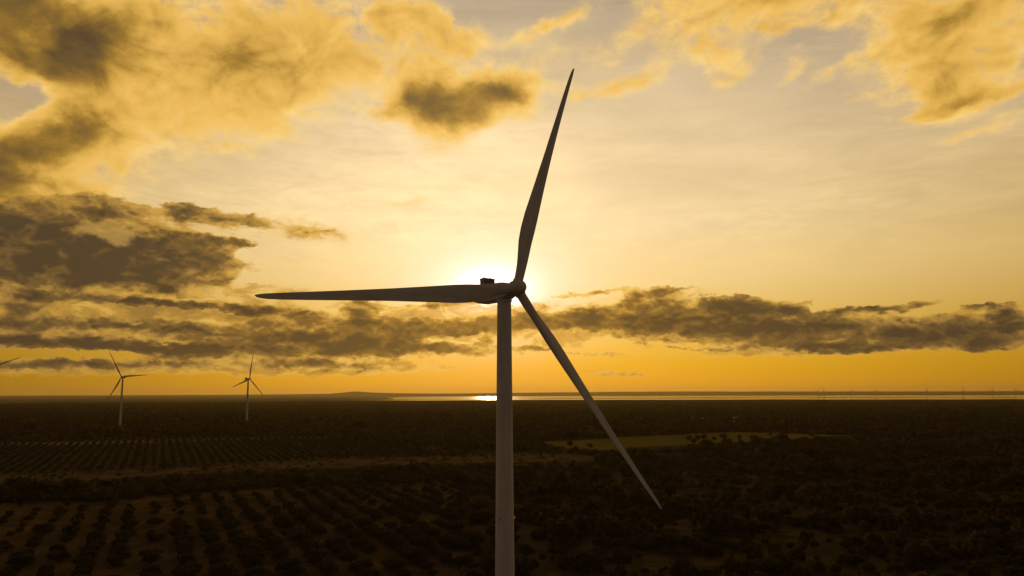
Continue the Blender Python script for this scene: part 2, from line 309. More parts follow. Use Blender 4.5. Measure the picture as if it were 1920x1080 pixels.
def ss(x, a, b):
    t = np.clip((np.asarray(x, float)-a)/(b-a), 0, 1); return t*t*(3-2*t)
_w = [(rng.uniform(0, 6.28), rng.uniform(.7, 1.4), rng.uniform(0, 6.28)) for _ in range(10)]
def waves(x, y, L):
    """gentle irregular relief, about -1..1, with features near L metres"""
    s = 0
    for i, (a, k, p) in enumerate(_w):
        s = s + np.sin((x*math.cos(a)+y*math.sin(a))*6.283*k/L*(1+.35*(i % 3)) + p)
    return s/4.0
def height(x, y):
    x = np.asarray(x, float); y = np.asarray(y, float); r = np.hypot(x, y); az = np.degrees(np.arctan2(x, y))
    h = 15*ss(r, 400, 1700) + waves(x, y, 420)*1.1*ss(r, 300, 900)*(1-ss(r, 7000, 8000)) + waves(x, y, 2600)*1.5*ss(r, 1500, 4000)*(1-ss(r, 7500, 8200))
    h = h - 13*ss(r, 8000+250*waves(x, y, 1800), 9300+250*waves(x, y, 1800))
    # the lagoon basin with its bars of sand, and the far shore
    wet = ss(az+1.2*waves(x*.1, y, 1900), -12.5, -6.0)*(1-ss(az, 60, 70))
    basin = ss(r, 9600, 10200)*(1-ss(r, 23000, 27000))
    bars = waves(x*.12+y*.03, y*1.0, 2600) + .6*waves(x*.22, y*1.3+900, 1300)
    near_shore = 1-ss(r, 11500, 15500)
    h = h - basin*(wet*3.3 + (1-wet)*(.2+1.9*waves(x*.12, y, 2300)*ss(az, -15, -11)))
    h = h + basin*np.clip(bars-.30, 0, 1)*6.0*(.5+.5*near_shore)*(.25+.75*ss(np.abs(az+1.5), 1.5, 5))
    prof = np.interp(az, [-60, -33, -24, -16, -13, -11.1, -9, -5, 0, 8, 15, 24, 33, 60], [70, 62, 60, 78, 88, 94, 92, 90, 108, 135, 135, 115, 90, 80])
    h = h + prof*ss(r, 27000, 38000)*(1+.12*waves(x, y, 9000))
    px, py = 36000*math.sin(R(-11.1)), 36000*math.cos(R(-11.1))
    d = np.hypot((x-px)/900, (y-py)/1500)
    h = h + 120*np.exp(-d**1.3) + 18*np.exp(-(np.hypot((x-px-1500)/2600, (y-py)/2500))**2)
    return h

def mesh_obj(name, verts, faces, mat, parent=None, smooth=False):
    me = bpy.data.meshes.new(name)
    verts = np.asarray(verts, np.float32); faces = np.asarray(faces, np.int32)
    n, k = faces.shape
    me.vertices.add(len(verts)); me.vertices.foreach_set('co', verts.ravel())
    me.loops.add(n*k); me.loops.foreach_set('vertex_index', faces.ravel())
    me.polygons.add(n); me.polygons.foreach_set('loop_start', np.arange(0, n*k, k, dtype=np.int32))
    me.polygons.foreach_set('loop_total', np.full(n, k, np.int32))
    if smooth: me.polygons.foreach_set('use_smooth', np.ones(n, bool))
    me.update(calc_edges=True); me.materials.append(mat)
    o = bpy.data.objects.new(name, me); C.objects.link(o)
    if parent: o.parent = parent
    return o
def bm_obj(name, bm, mat, parent=None, smooth=True):
    me = bpy.data.meshes.new(name); bm.to_mesh(me); bm.free()
    if smooth:
        for p in me.polygons: p.use_smooth = True
    me.materials.append(mat); o = bpy.data.objects.new(name, me); C.objects.link(o)
    if parent: o.parent = parent
    return o
def tag(o, label, cat, group=None):
    o['label'] = label; o['category'] = cat
    if group: o['group'] = group
    return o
def empty(name, loc, rz=0.0):
    o = bpy.data.objects.new(name, None); C.objects.link(o); o.location = loc; o.rotation_euler = (0, 0, rz)
    o.empty_display_size = 2; return o

# ------------------------------------------------------------------ materials
def material(name):
    mt = bpy.data.materials.new(name); mt.use_nodes = True; t = mt.node_tree; E.T = t
    b = t.nodes['Principled BSDF']; return mt, t, b
def set_spec(b, v):
    b.inputs['Specular IOR Level'].default_value = v
def objcoord(t):
    n = t.nodes.new('ShaderNodeTexCoord'); return n.outputs['Object']
def geo_pos(t):
    n = t.nodes.new('ShaderNodeNewGeometry'); return n.outputs['Position']
def bump(t, b, h, strength, dist):
    n = t.nodes.new('ShaderNodeBump'); n.inputs['Strength'].default_value = strength; n.inputs['Distance'].default_value = dist
    t.links.new(h.s if isinstance(h, E) else h, n.inputs['Height']); t.links.new(n.outputs[0], b.inputs['Normal'])

def fcurve(x, pts, x0, x1, y0, y1):
    """piecewise curve through world points"""
    n = E.T.nodes.new('ShaderNodeFloatCurve'); c = n.mapping.curves[0]
    q = [((a-x0)/(x1-x0), (b-y0)/(y1-y0)) for a, b in pts]
    while len(c.points) < len(q): c.points.new(.5, .5)
    for p, (a, b) in zip(c.points, q): p.location = (a, b); p.handle_type = 'AUTO'
    n.mapping.use_clip = False; n.mapping.update()
    u = (x-x0)*(1/(x1-x0)); E.T.links.new(u.s, n.inputs['Value'])
    return E(n.outputs[0])*(y1-y0)+y0

STRIP_B = [(-700, 470), (-438, 690), (-406, 732), (-339, 775), (-263, 827), (-150, 868), (-12, 880), (59, 902), (110, 960)]
STRIP_T = [(-700, 560), (-484, 761), (-442, 794), (-367, 840), (-284, 890), (-166, 957), (-14, 1009), (60, 1010), (110, 960)]
FIELD_B = [(39, 1198), (72, 1100), (104, 1056), (173, 1093), (252, 1122), (439, 1225), (533, 1277)]
FIELD_T = [(39, 1198), (131, 1244), (243, 1307), (388, 1392), (479, 1336), (533, 1277)]
NEAR_T = [(-520, 520), (-376, 595), (-305, 609), (-268, 645), (-218, 687), (-125, 723), (-20, 735)]
ORCH_T = [(-900, 1082), (-728, 1140), (-600, 1187), (-465, 1247), (-342, 1284), (-268, 1296), (-100, 1330)]
def pl(pts, x): return np.interp(x, [p[0] for p in pts], [p[1] for p in pts])

ground_m, t, b = material('ground')
pos = geo_pos(t)
wn_ = noise(scaled(pos, (1, 1, 0)), .035, 4, .6)
wp = vop('MULTIPLY_ADD', vop('SUBTRACT', wn_.outputs['Color'], (.5, .5, .5)).outputs[0], (34, 34, 0), pos).outputs[0]
sp = t.nodes.new('ShaderNodeSeparateXYZ'); t.links.new(wp, sp.inputs[0]); gx, gy = E(sp.outputs[0]), E(sp.outputs[1])
sq = t.nodes.new('ShaderNodeSeparateXYZ'); t.links.new(pos, sq.inputs[0]); hx, hy = E(sq.outputs[0]), E(sq.outputs[1])
big = E(noise(scaled(pos, (1, 1, 0)), .006, 5, .55).outputs[0])
med = E(noise(scaled(pos, (1, 1, 0)), .045, 5, .6).outputs[0])
fine = E(noise(scaled(pos, (1, 1, 0)), .6, 5, .65).outputs[0])
floor_c = mix(sstep(med+(fine-.5)*.5, .42, .66), (.070, .054, .020), (.150, .098, .042))
floor_c = mix(sstep(big, .45, .65), floor_c, (.075, .066, .022))
soil = mix(sstep(fine*.5+med*.5, .40, .60), (.080, .058, .023), (.175, .110, .048))
nearm = sstep(fcurve(gx, NEAR_T, -520, -20, 500, 750)-gy, -4, 6)*sstep(gx*-1.0-gy*.05, -14, 20)*sstep(gx, -700, -690)
orchm = sstep(gy-fcurve(gx, [(-900, 480), (-484, 765), (-367, 845), (-284, 893), (-166, 960)], -900, -166, 480, 960), -4, 6)*sstep((hy*-1.0)-hx*1.2+1010, -30, 30)
orch_far = sstep(fcurve(gx, ORCH_T, -900, -100, 1080, 1330)+95-gy, -60, 30)
col = mix(nearm, floor_c, soil)
col = mix((orchm*orch_far)*.9, col, mix(.35, soil, floor_c))
# bare lanes between the far orchard rows, and the track along their ends
rv = hx*.914+hy*.407
lane = sstep(((rv*(6.2832/10.0))._op('SINE')+(fine-.5)*.6), .35, .85)
ends = (hy-(hx+728)*.339-1140).abs()
lanes = lane*sstep(ends-14, 30, 5)*orchm
track = sstep(ends+(med-.5)*10, 8, 4)*sstep(hx, -180, -260)*sstep(hx, -760, -700)
col = mix((lanes*.85).max(track*.75), col, (.36, .235, .135))
strip = sstep(gy-fcurve(gx, STRIP_B, -700, 110, 460, 1020)+(med-.5)*60, -8, 26)*sstep(fcurve(gx, STRIP_T, -700, 110, 540, 1020)-gy+(med-.5)*60, -8, 26)*sstep(gx, -690, -680)*sstep(gx, 108, 100)
col = mix(strip*sstep(med+(fine-.5)*.7, .32, .56), col, mix(fine, (.120, .078, .034), (.240, .155, .075)))
field = sstep(gy-fcurve(gx, FIELD_B, 39, 533, 1050, 1400), -3, 8)*sstep(fcurve(gx, FIELD_T, 39, 533, 1050, 1400)-gy, -3, 8)*sstep(gx, 36, 44)*sstep(gx, 540, 528)
fl = ((hx*.45+hy*.2)._op('SINE')*.5+.5)*.35 + fine*.65
col = mix(field, col, mix(sstep(fl, .3, .7), (.140, .118, .022), (.270, .220, .042)))
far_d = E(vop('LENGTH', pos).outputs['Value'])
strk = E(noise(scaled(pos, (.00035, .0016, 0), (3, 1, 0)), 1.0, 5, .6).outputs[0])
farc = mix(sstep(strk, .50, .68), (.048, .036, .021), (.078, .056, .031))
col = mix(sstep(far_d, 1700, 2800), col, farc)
ln = (hy+(hx-986)*.63-2550).abs()
col = mix(sstep(ln+(med-.5)*40, 46, 22)*sstep(hx, 940, 1000)*sstep(hx, 1420, 1340)*sstep(med, .35, .45), col, (.26, .20, .07))
col = mix(sstep(far_d, 9000, 9800)*.8, col, (.14, .105, .06))
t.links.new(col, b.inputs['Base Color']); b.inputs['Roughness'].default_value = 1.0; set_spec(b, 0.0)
bump(t, b, fine, .5, .35)

def foliage(name, a, c, trans=.32):
    mt, t, b = material(name)
    g = t.nodes.new('ShaderNodeNewGeometry'); oi = t.nodes.new('ShaderNodeObjectInfo')
    r = (E(g.outputs['Random Per Island'])*.7 + E(oi.outputs['Random'])*.3)
    t.links.new(mix(r, a, c), b.inputs['Base Color']); b.inputs['Roughness'].default_value = .75; set_spec(b, 0.0)
    tr = t.nodes.new('ShaderNodeBsdfTranslucent'); t.links.new(mix(r, a, c), tr.inputs['Color'])
    ms = t.nodes.new('ShaderNodeMixShader'); ms.inputs[0].default_value = trans
    t.links.new(b.outputs[0], ms.inputs[1]); t.links.new(tr.outputs[0], ms.inputs[2])
    t.links.new(ms.outputs[0], t.nodes['Material Output'].inputs['Surface']); return mt
orchard_leaf = foliage('orchard_leaves', (.044, .036, .012), (.105, .080, .030))
scrub_leaf = foliage('scrub_leaves', (.056, .042, .013), (.138, .098, .035))
bark_m, t, b = material('bark'); b.inputs['Base Color'].default_value = (.07, .05, .035, 1); b.inputs['Roughness'].default_value = .9
n_ = noise(objcoord(t), 6, 4); t.links.new(mix(E(n_.outputs[0]), (.05, .036, .026), (.10, .075, .05)), b.inputs['Base Color'])

white_m, t, b = material('white_paint')
oc = objcoord(t); n1 = E(noise(scaled(oc, (1, 1, .12)), .9, 5, .6).outputs[0]); n2 = E(noise(oc, .22, 3).outputs[0])
t.links.new(mix(sstep(n1*.65+n2*.35, .3, .7), (.64, .61, .57), (.80, .78, .75)), b.inputs['Base Color']); b.inputs['Roughness'].default_value = .7; set_spec(b, .15)
grey_m, t, b = material('grey_metal'); n_ = E(noise(objcoord(t), 3, 3).outputs[0])
t.links.new(mix(n_, (.26, .25, .24), (.36, .35, .33)), b.inputs['Base Color']); b.inputs['Roughness'].default_value = .5; b.inputs['Metallic'].default_value = .4
lamp_m, t, b = material('warning_lamp'); b.inputs['Base Color'].default_value = (.6, .2, .03, 1)
b.inputs['Emission Color'].default_value = (1, .38, .05, 1); b.inputs['Emission Strength'].default_value = .2
water_m, t, b = material('water'); b.inputs['Base Color'].default_value = (.015, .016, .016, 1); b.inputs['Roughness'].default_value = .2; b.inputs['IOR'].default_value = 1.33
n_ = E(noise(scaled(geo_pos(t), (.0005, .0016, 0)), 1, 5, .65).outputs[0]); t.links.new((sstep(n_, .38, .62)*.13+.035).s, b.inputs['Roughness'])
wall_m, t, b = material('house_wall'); n_ = E(noise(objcoord(t), 1.5, 4).outputs[0]); t.links.new(mix(n_, (.55, .48, .40), (.70, .63, .54)), b.inputs['Base Color'])
roof_m, t, b = material('clay_tiles'); n_ = E(noise(objcoord(t), 2.5, 4).outputs[0]); t.links.new(mix(n_, (.24, .10, .055), (.36, .16, .085)), b.inputs['Base Color'])

# ------------------------------------------------------------------ ground: one sheet out past the horizon, all round
ang = np.concatenate([np.arange(-180, -44, 4.0), np.arange(-44, 44.01, .2), np.arange(48, 180, 4.0)])
rad = np.concatenate([[15, 60], 110*1.034**np.arange(0, 190)]); rad = rad[rad < 62000]
A_, R_ = np.meshgrid(np.radians(ang), rad)
gxx = R_*np.sin(A_); gyy = R_*np.cos(A_); gz = height(gxx, gyy)
V = np.stack([gxx, gyy, gz], -1).reshape(-1, 3); na, nr = len(ang), len(rad)
i = np.arange(na); j = (i+1) % na; F = []
for k in range(nr-1): F.append(np.stack([k*na+i, k*na+j, (k+1)*na+j, (k+1)*na+i], 1))
F = np.concatenate(F)
c0 = len(V); V = np.concatenate([V, [[0, 0, 0]]])
F = np.concatenate([F, np.stack([np.full(na, c0), np.full(na, c0), j, i], 1)]) if False else F
g = mesh_obj('ground', V[:-1], F[:, ::-1], ground_m, smooth=True); g['kind'] = 'structure'
bmw = bmesh.new()
a0, a1 = R(-50), R(80); ring = []
for k in range(40):
    a = a0+(a1-a0)*k/39
    ring.append((bmw.verts.new((9400*math.sin(a), 9400*math.cos(a), 0)), bmw.verts.new((30000*math.sin(a), 30000*math.cos(a), 0))))
for p, q_ in zip(ring[:-1], ring[1:]): bmw.faces.new((p[0], p[1], q_[1], q_[0]))
bmesh.ops.recalc_face_normals(bmw, faces=bmw.faces)
w = bm_obj('water', bmw, water_m, smooth=False); w['kind'] = 'structure'

# ------------------------------------------------------------------ wind turbines
def rings(bm, secs, cap=True):
    """loft through a list of closed rings (lists of points)"""
    vs = [[bm.verts.new(p) for p in s] for s in secs]; n = len(vs[0])
    for a, c in zip(vs[:-1], vs[1:]):
        for k in range(n): bm.faces.new((a[k], a[(k+1) % n], c[(k+1) % n], c[k]))
    if cap: bm.faces.new(vs[0][::-1]); bm.faces.new(vs[-1])
def circle(r, z, n=32, cx=0, cy=0): return [(cx+r*math.cos(6.28318*k/n), cy+r*math.sin(6.28318*k/n), z) for k in range(n)]
def fix(bm): bmesh.ops.recalc_face_normals(bm, faces=bm.faces); return bm
def box(bm, x0, x1, y0, y1, z0, z1, bev=0.0, seg=2):
    r = bmesh.ops.create_cube(bm, size=1)
    for v in r['verts']: v.co = ((x0+x1)/2+v.co.x*(x1-x0), (y0+y1)/2+v.co.y*(y1-y0), (z0+z1)/2+v.co.z*(z1-z0))
    if bev: bmesh.ops.bevel(bm, geom=list({e for v in r['verts'] for e in v.link_edges}), offset=bev, segments=seg, affect='EDGES', profile=.5)
    return r['verts']
def blade_bm(L=65.0, ns=44, na=28):
    """X towards the leading edge, Y downwind, Z along the span"""
    rr = [1.3, 2.0, 3.5, 5.5, 8.0, 11.0, 15.0, 19.0, 26.0, 36.0, 46.0, 55.0, 60.0, 62.8, 64.2, 64.8, 65.0]
    ch = [2.1, 2.1, 2.12, 2.35, 2.85, 3.40, 3.82, 3.80, 3.20, 2.42, 1.86, 1.44, 1.18, .95, .66, .36, .08]
    tk = [1.0, 1.0, .98, .84, .62, .47, .37, .31, .26, .22, .19, .17, .16, .16, .16, .16, .16]
    tw = [14, 14, 14, 14, 13.5, 12.5, 10.5, 8.5, 6, 3.5, 1.5, .3, -.3, -.6, -.6, -.6, -.6]
    zs = np.concatenate([np.linspace(1.3, 20, ns//2), np.linspace(21.5, 62, ns//2), [63, 63.8, 64.4, 64.75, 65.0]])
    secs = []
    for z in zs:
        c = np.interp(z, rr, ch); tt = np.interp(z, rr, tk); be = R(np.interp(z, rr, tw)); blend = float(ss(z, 3.0, 13.0))
        fr = .5*(1-blend)+.30*blend
        pre = -(z*math.tan(R(1.2)) + 2.3*(z/L)**2.2); sec = []
        for k in range(na):
            a = 6.28318*k/na
            cx_, cy_ = .5*math.cos(a), .5*math.sin(a)*tt
            u = .5-.5*math.cos(a)                       # 0 at the leading edge, 1 at the trailing edge
            yt = 5*(.2969*math.sqrt(u)-.126*u-.3516*u*u+.2843*u**3-.1036*u**4)*min(tt, .42)
            ax_, ay_ = fr-u, (yt if math.sin(a) > 0 else -yt)*(1 if math.sin(a) > 0 else .75) + .03*math.sin(math.pi*u)
            xx = (cx_+(fr-.5))*(1-blend)+ax_*blend; yy = cy_*(1-blend)+ay_*blend
            xx *= c; yy *= c
            sec.append((xx*math.cos(be)+yy*math.sin(be), -xx*math.sin(be)+yy*math.cos(be)+pre, z*65.0/L*L/65.0))
        secs.append(sec)
    bm = bmesh.new(); rings(bm, secs); return fix(bm)
_parts = {}
def shared(name, build, mat, parent, smooth=True, key=None):
    key = key or name
    if key not in _parts:
        o = bm_obj(name, build(), mat, parent, smooth); _parts[key] = o.data; return o
    o = bpy.data.objects.new(name, _parts[key]); C.objects.link(o); o.parent = parent; return o
def shade_sharp(o, deg=35):
    o.data.set_sharp_from_angle(angle=R(deg))

OVER = 4.0
def turbine(x, y, H, yaw, blade_az, label, group=None, tilt=6.0, scale=1.0, z=None, detail=True, yaw_only=None):
    z = float(height(x, y))-.3 if z is None else z
    root = empty('wind_turbine', (x, y, z), R(yaw)); tag(root, label, 'wind turbine', group)
    root.scale = (scale,)*3; Hl = H/scale; ti = R(tilt)
    def tower():
        bm = bmesh.new(); top = Hl-2.3; secs = [circle(2.5, -.5), circle(2.5, .2)]
        for k in range(1, 25):
            f = k/24; r = 2.45-(2.45-1.58)*f
            secs.append(circle(r, .2+(top-.2)*f, 48 if False else 32))
            if k % 6 == 0 and k < 24:                   # flange joints between the tower cans
                zz = .2+(top-.2)*f; secs += [circle(r+.035, zz+.01), circle(r+.035, zz+.16), circle(r, zz+.17)]
        secs += [circle(1.74, top+.02), circle(1.74, top+.55)]
        rings(bm, secs); return fix(bm)
    o = shared('tower', tower, white_m, root, key='tower%.2f' % Hl); shade_sharp(o, 40)
    M = Matrix.Translation((0, 0, Hl)) @ Matrix.Rotation(ti, 4, 'X').inverted()
    def nacelle():
        bm = bmesh.new(); secs = []
        for yy, w_, zt, zb in [(-2.35, 1.25, 1.15, -1.25), (-2.2, 1.5, 1.45, -1.5), (-1.2, 1.75, 1.75, -1.8), (.2, 1.85, 1.95, -1.95), (4, 1.9, 2.02, -2.0), (7.2, 1.88, 2.0, -1.85), (8.5, 1.78, 1.9, -1.35), (8.75, 1.6, 1.7, -1.1)]:
            s = []; rc = .42
            for cx_, cz_, a0_ in ((w_-rc, zt-rc, 0), (-w_+rc, zt-rc, 90), (-w_+rc, zb+rc, 180), (w_-rc, zb+rc, 270)):
                for q2 in range(5):
                    a = R(a0_+q2*22.5); s.append((cx_+rc*math.cos(a), yy, cz_+rc*math.sin(a)))
            secs.append(s)
        rings(bm, secs); return fix(bm)
    nac = shared('nacelle', nacelle, white_m, root); nac.matrix_local = Matrix.Translation((0, 0, Hl)) @ Matrix.Rotation(-ti*.55, 4, 'X') @ Matrix.Translation((0, 0, .12)); shade_sharp(nac, 40)
    def cooler():
        bm = bmesh.new(); box(bm, -1.75, 1.75, 4.5, 6.1, 2.06, 2.28, .03); box(bm, -1.75, 1.75, 4.5, 6.1, 3.60, 3.78, .03)
        for k in range(11): box(bm, -1.66+k*.32, -1.54+k*.32, 4.55, 6.05, 2.26, 3.62)
        box(bm, -1.6, 1.6, 5.2, 5.4, 2.26, 3.62)
        return fix(bm)
    co = shared('cooler', cooler, grey_m, nac, smooth=False)
    if detail:
        for sx_ in (-1.1, 1.0):
            def mast():
                bm = bmesh.new(); rings(bm, [circle(.06, 3.75, 8, sx_, 5.3), circle(.05, 4.0, 8, sx_, 5.3)]); box(bm, sx_-.14, sx_+.14, 5.2, 5.4, 4.0, 4.12, .02); return fix(bm)
            shared('wind_sensor', mast, grey_m, nac, key='sens%g' % sx_)
    def hub():
        bm = bmesh.new(); secs = []
        for yy, r in [(-2.38, 1.35), (-2.5, 1.62), (-3.1, 1.78), (-4.0, 1.84), (-4.8, 1.74), (-5.5, 1.48), (-6.0, 1.12), (-6.35, .66), (-6.48, .2)]:
            secs.append([(r*math.cos(6.28318*k/32), yy, r*math.sin(6.28318*k/32)) for k in range(32)])
        rings(bm, secs)
        return fix(bm)
    hb = shared('hub', hub, white_m, root); hb.matrix_local = M; shade_sharp(hb, 50)
    for k in range(3):
        a = R(blade_az)+k*2*math.pi/3
        e1 = Vector((1, 0, 0)); n = Vector((0, -math.cos(ti), math.sin(ti))); e2 = n.cross(e1)
        d = math.cos(a)*e1+math.sin(a)*e2; le = math.sin(a)*e1-math.cos(a)*e2
        B = Matrix((le, -n, d)).transposed().to_4x4(); B.translation = Vector((0, 0, Hl)) + n*OVER
        bo = shared('blade', blade_bm, white_m, root); bo.matrix_local = B; shade_sharp(bo, 40)
        def collar():
            bm = bmesh.new(); rings(bm, [circle(1.22, 1.2), circle(1.22, 1.85), circle(1.10, 1.95)]); return fix(bm)
        cl = shared('blade_collar', collar, white_m, bo); shade_sharp(cl, 40)
    return root

main = turbine(-1.77, 176.8, 103.8, 45.26, 67.15, 'large white wind turbine close up in front of the setting sun', tilt=6.94, z=0.0)
# a small warning lamp and a plate half way up its tower
bm = bmesh.new(); box(bm, -.11, .11, -.11, .11, -.15, .15, .04); lo = bm_obj('warning_lamp', fix(bm), lamp_m, main)
ra = R(-45.26)
lo.location = (2.12*math.cos(ra), 2.12*math.sin(ra), 54.3)
bm = bmesh.new(); box(bm, -.14, .14, -.02, .02, -.3, .3, .01); po = bm_obj('plate', fix(bm), grey_m, main)
pa = R(-90-45.26-28); po.location = (2.0*math.cos(pa), 2.0*math.sin(pa), 54.2); po.rotation_euler = (0, 0, pa+math.pi/2)

GR = 'smaller wind turbines standing in the orchards on the left'
def at(az, dist): return dist*math.sin(R(az)), dist*math.cos(R(az))
x, y = at(-26.13, 1905); turbine(x, y, 104, -38+26, 123, 'small wind turbine in the left orchard with one blade level to the right', GR)
x, y = at(-18.39, 1850); turbine(x, y, 101, 51+18, 77, 'small wind turbine with one blade upright, between the left turbine and the big one', GR)
x, y = at(-33.75, 1800); turbine(x, y, 112, 33, 24, 'wind turbine almost cut off by the left edge with only a blade tip showing', GR)
GF = 'tiny wind turbines on the far shore of the lagoon'
for az, yaw, ba, lb in [(21.02, 15, 52, 'leftmost far wind turbine by the lagoon, its blades crossing its neighbour'), (21.36, 62, 128, 'far wind turbine just behind the leftmost one, blades crossing'),
                        (23.05, -30, 118, 'far wind turbine second along the lagoon, blade leaning left'), (24.53, -38, 112, 'far wind turbine third along the lagoon, before the wide gap'),
                        (27.47, 40, 92, 'far wind turbine alone in the middle of the lagoon row, one blade upright'), (29.51, 30, 96, 'far wind turbine right of the middle one, one blade upright'),
                        (31.08, 20, 58, 'far wind turbine near the right edge, a blade leaning right'), (32.27, -25, 122, 'far wind turbine nearest the right edge of the lagoon')]:
    x, y = at(az, 10150); turbine(x, y, 100, yaw-az, ba, lb, GF, scale=1.0, z=-1.0, detail=False)

# ------------------------------------------------------------------ trees and scrub
def leaf_cloud(r, rad, hgt, n, size, lobes, base=.15):
    """a crown of n leaf sprays on the skin of several lobes; returns (4n,3) corners"""
    L = []
    for k in range(lobes):
        a = r.uniform(0, 6.28); d = rad*.55*math.sqrt(r.uniform(0, 1)) if k else 0
        L.append((d*math.cos(a), d*math.sin(a), hgt*r.uniform(.42, .62), rad*r.uniform(.42, .68), hgt*r.uniform(.36, .5)))
    P = []
    while len(P) < n:
        lx, ly, lz, lr, lh = L[r.integers(len(L))]
        v = r.normal(size=3); v /= np.linalg.norm(v)
        if v[2] < -.55: continue
        f = r.uniform(.72, 1.06)
        p = np.array([lx+v[0]*lr*f, ly+v[1]*lr*f, max(lz+v[2]*lh*f, base*hgt*r.uniform(.4, 1))]); P.append((p, v))
    out = np.zeros((n, 4, 3))
    for k, (p, v) in enumerate(P):
        nn = v+r.normal(size=3)*.55; nn /= np.linalg.norm(nn)
        t1 = np.cross(nn, r.normal(size=3)); t1 /= np.linalg.norm(t1); t2 = np.cross(nn, t1)
        s = size*r.uniform(.6, 1.3); q2 = s*r.uniform(.55, 1)
        out[k] = [p-t1*s-t2*q2*.6, p+t1*s*.8-t2*q2, p+t1*s+t2*q2*.7, p-t1*s*.7+t2*q2]
    return out.reshape(-1, 3)
def quads(n): return np.arange(4*n).reshape(n, 4)
def trunk_bm(r, rad, hgt):
    bm = bmesh.new(); h = hgt*.45
    rings(bm, [circle(.30, -.3, 8), circle(.24, h*.4, 8, .05, .02), circle(.18, h, 8, .12, .06)])
    for k in range(4):
        a = k*1.57+r.uniform(0, 1); dx, dy = math.cos(a), math.sin(a); l = rad*.6
        rings(bm, [circle(.12, h*.55, 6, .06, .03), circle(.09, h*.85, 6, dx*l*.45, dy*l*.45), circle(.04, hgt*.68, 6, dx*l, dy*l)])
    return fix(bm)
pr = np.random.default_rng(3)
ORCH_P, SCRUB_P = [], []
for k in range(8):
    rad_, hg_ = 4.8*pr.uniform(.85, 1.15), 4.8*pr.uniform(.85, 1.15)
    ORCH_P.append((leaf_cloud(pr, rad_, hg_, 760, .46, 7, .08), rad_, hg_))
for k in range(10):
    rad_, hg_ = 3.2*pr.uniform(.8, 1.2), 3.6*pr.uniform(.75, 1.3)
    SCRUB_P.append((leaf_cloud(pr, rad_, hg_, 520, .44, int(pr.integers(3, 7)), .05), rad_, hg_))
LOW_P = [leaf_cloud(pr, 3.8, 4.0, 64, 1.05, 5, .05) for _ in range(8)]
FAR_P = [leaf_cloud(pr, 3.8, 3.8, 18, 1.9, 4, .05) for _ in range(8)]

# where they stand: (x, y, scale)
u = np.array([math.sin(R(-24)), math.cos(R(-24))]); vdir = np.array([math.cos(R(-24)), -math.sin(R(-24))])
pr = np.random.default_rng(21)
def rows(sv_, su, jit, keep):
    pts = []
    for a in np.arange(-1400, 1400, sv_):
        for c in np.arange(0, 2300, su):
            if pr.uniform() > keep: continue
            p = vdir*(a+pr.normal()*jit*.5) + u*(c+pr.normal()*jit); pts.append((p[0], p[1]))
    return np.array(pts)
def inview(x, y, m=37.0): return np.abs(np.degrees(np.arctan2(x, y))) < m
P = rows(14.6, 8.8, 1.8, .82)
x, y = P[:, 0], P[:, 1]
ok = inview(x, y) & (np.hypot(x, y) > 300) & (y < pl(NEAR_T, x)-8) & (x < -.05*y-4) & (x > -640)
thin = np.interp(x, [-330, -200], [.62, 1.0])*np.where(waves(x, y, 95) > .75, .35, 1); ok &= pr.uniform(size=len(x)) < thin
near_orch = np.column_stack([P[ok], np.clip(np.exp(pr.normal(size=ok.sum())*.22), .55, 1.4)*np.where(P[ok][:, 0] < -200, .84, 1)])
P = rows(10.0, 6.2, 1.0, .86); x, y = P[:, 0], P[:, 1]
sb = np.interp(x, [-900, -484, -367, -284, -166], [480, 765, 845, 893, 960])
ok = inview(x, y) & (y > sb+6) & (x < -.833*y+770+pr.normal(size=len(x))*8) & (y < pl(ORCH_T, x)+90+pr.normal(size=len(x))*8) & ((y-1140-(x+728)*.339 > 34) | (y-1140-(x+728)*.339 < -7)) & (x > -1100)
ok &= ~((waves(x, y, 130) > .95) & (pr.uniform(size=len(x)) < .6))
mid_orch = np.column_stack([P[ok], pr.uniform(.5, .85, ok.sum())])
# scrub everywhere else
def scatter(n, r0, r1, m=38):
    r = np.sqrt(pr.uniform(r0**2, r1**2, n)); a = np.radians(pr.uniform(-m, m, n)); return r*np.sin(a), r*np.cos(a)
def free(x, y):
    k = ~((y > pl(STRIP_B, x)-np.where(x < 0, 42, 52)) & (y < pl(STRIP_T, x)+3) & (x < 105) & (x > -700))
    k &= ~((y > pl(FIELD_B, x)-50) & (y < pl(FIELD_T, x)+2) & (x > 39) & (x < 533))
    k &= ~((y < pl(NEAR_T, x)-4) & (x < -.05*y-14))
    sb = np.interp(x, [-900, -484, -367, -284, -166], [480, 765, 845, 893, 960])
    k &= ~((y > sb) & (x < -.833*y+772) & (y < pl(ORCH_T, x)+92))
    k &= np.hypot(x+1.8, y-177) > 20
    return k
def bare(x, y): return waves(x, y, 75)+.6*waves(x+500, y, 31)
scr = []
for r0, r1, dens, sc in [(290, 700, 1/72., 1.0), (700, 1300, 1/80., 1.0), (1300, 2200, 1/130., 1.0), (2200, 3400, 1/330., 1.1), (3400, 4400, 1/1100., 1.1), (4400, 6800, 1/5000., 1.2)]:
    n = int((r1*r1-r0*r0)*R(38)*dens); x, y = scatter(n, r0, r1)
    k = free(x, y) & (bare(x, y) < np.where(r0 < 1300, .60, .9) + pr.normal(size=n)*.4)
    s = sc*np.exp(pr.normal(size=n)*.30)*(1+.28*waves(x, y, 140))*np.where(pr.uniform(size=n) < .16, 1.45, .9)
    scr.append(np.column_stack([x, y, s])[k])
# the denser belt between the near orchard and the sandy strip
x, y = scatter(9000, 480, 900, 38); k = (y > pl(NEAR_T, x)-4) & (y < pl(STRIP_B, x)-40) & (x < 0)
scr.append(np.column_stack([x, y, pr.uniform(.8, 1.35, len(x))])[k][:2600])
scr = np.concatenate(scr)

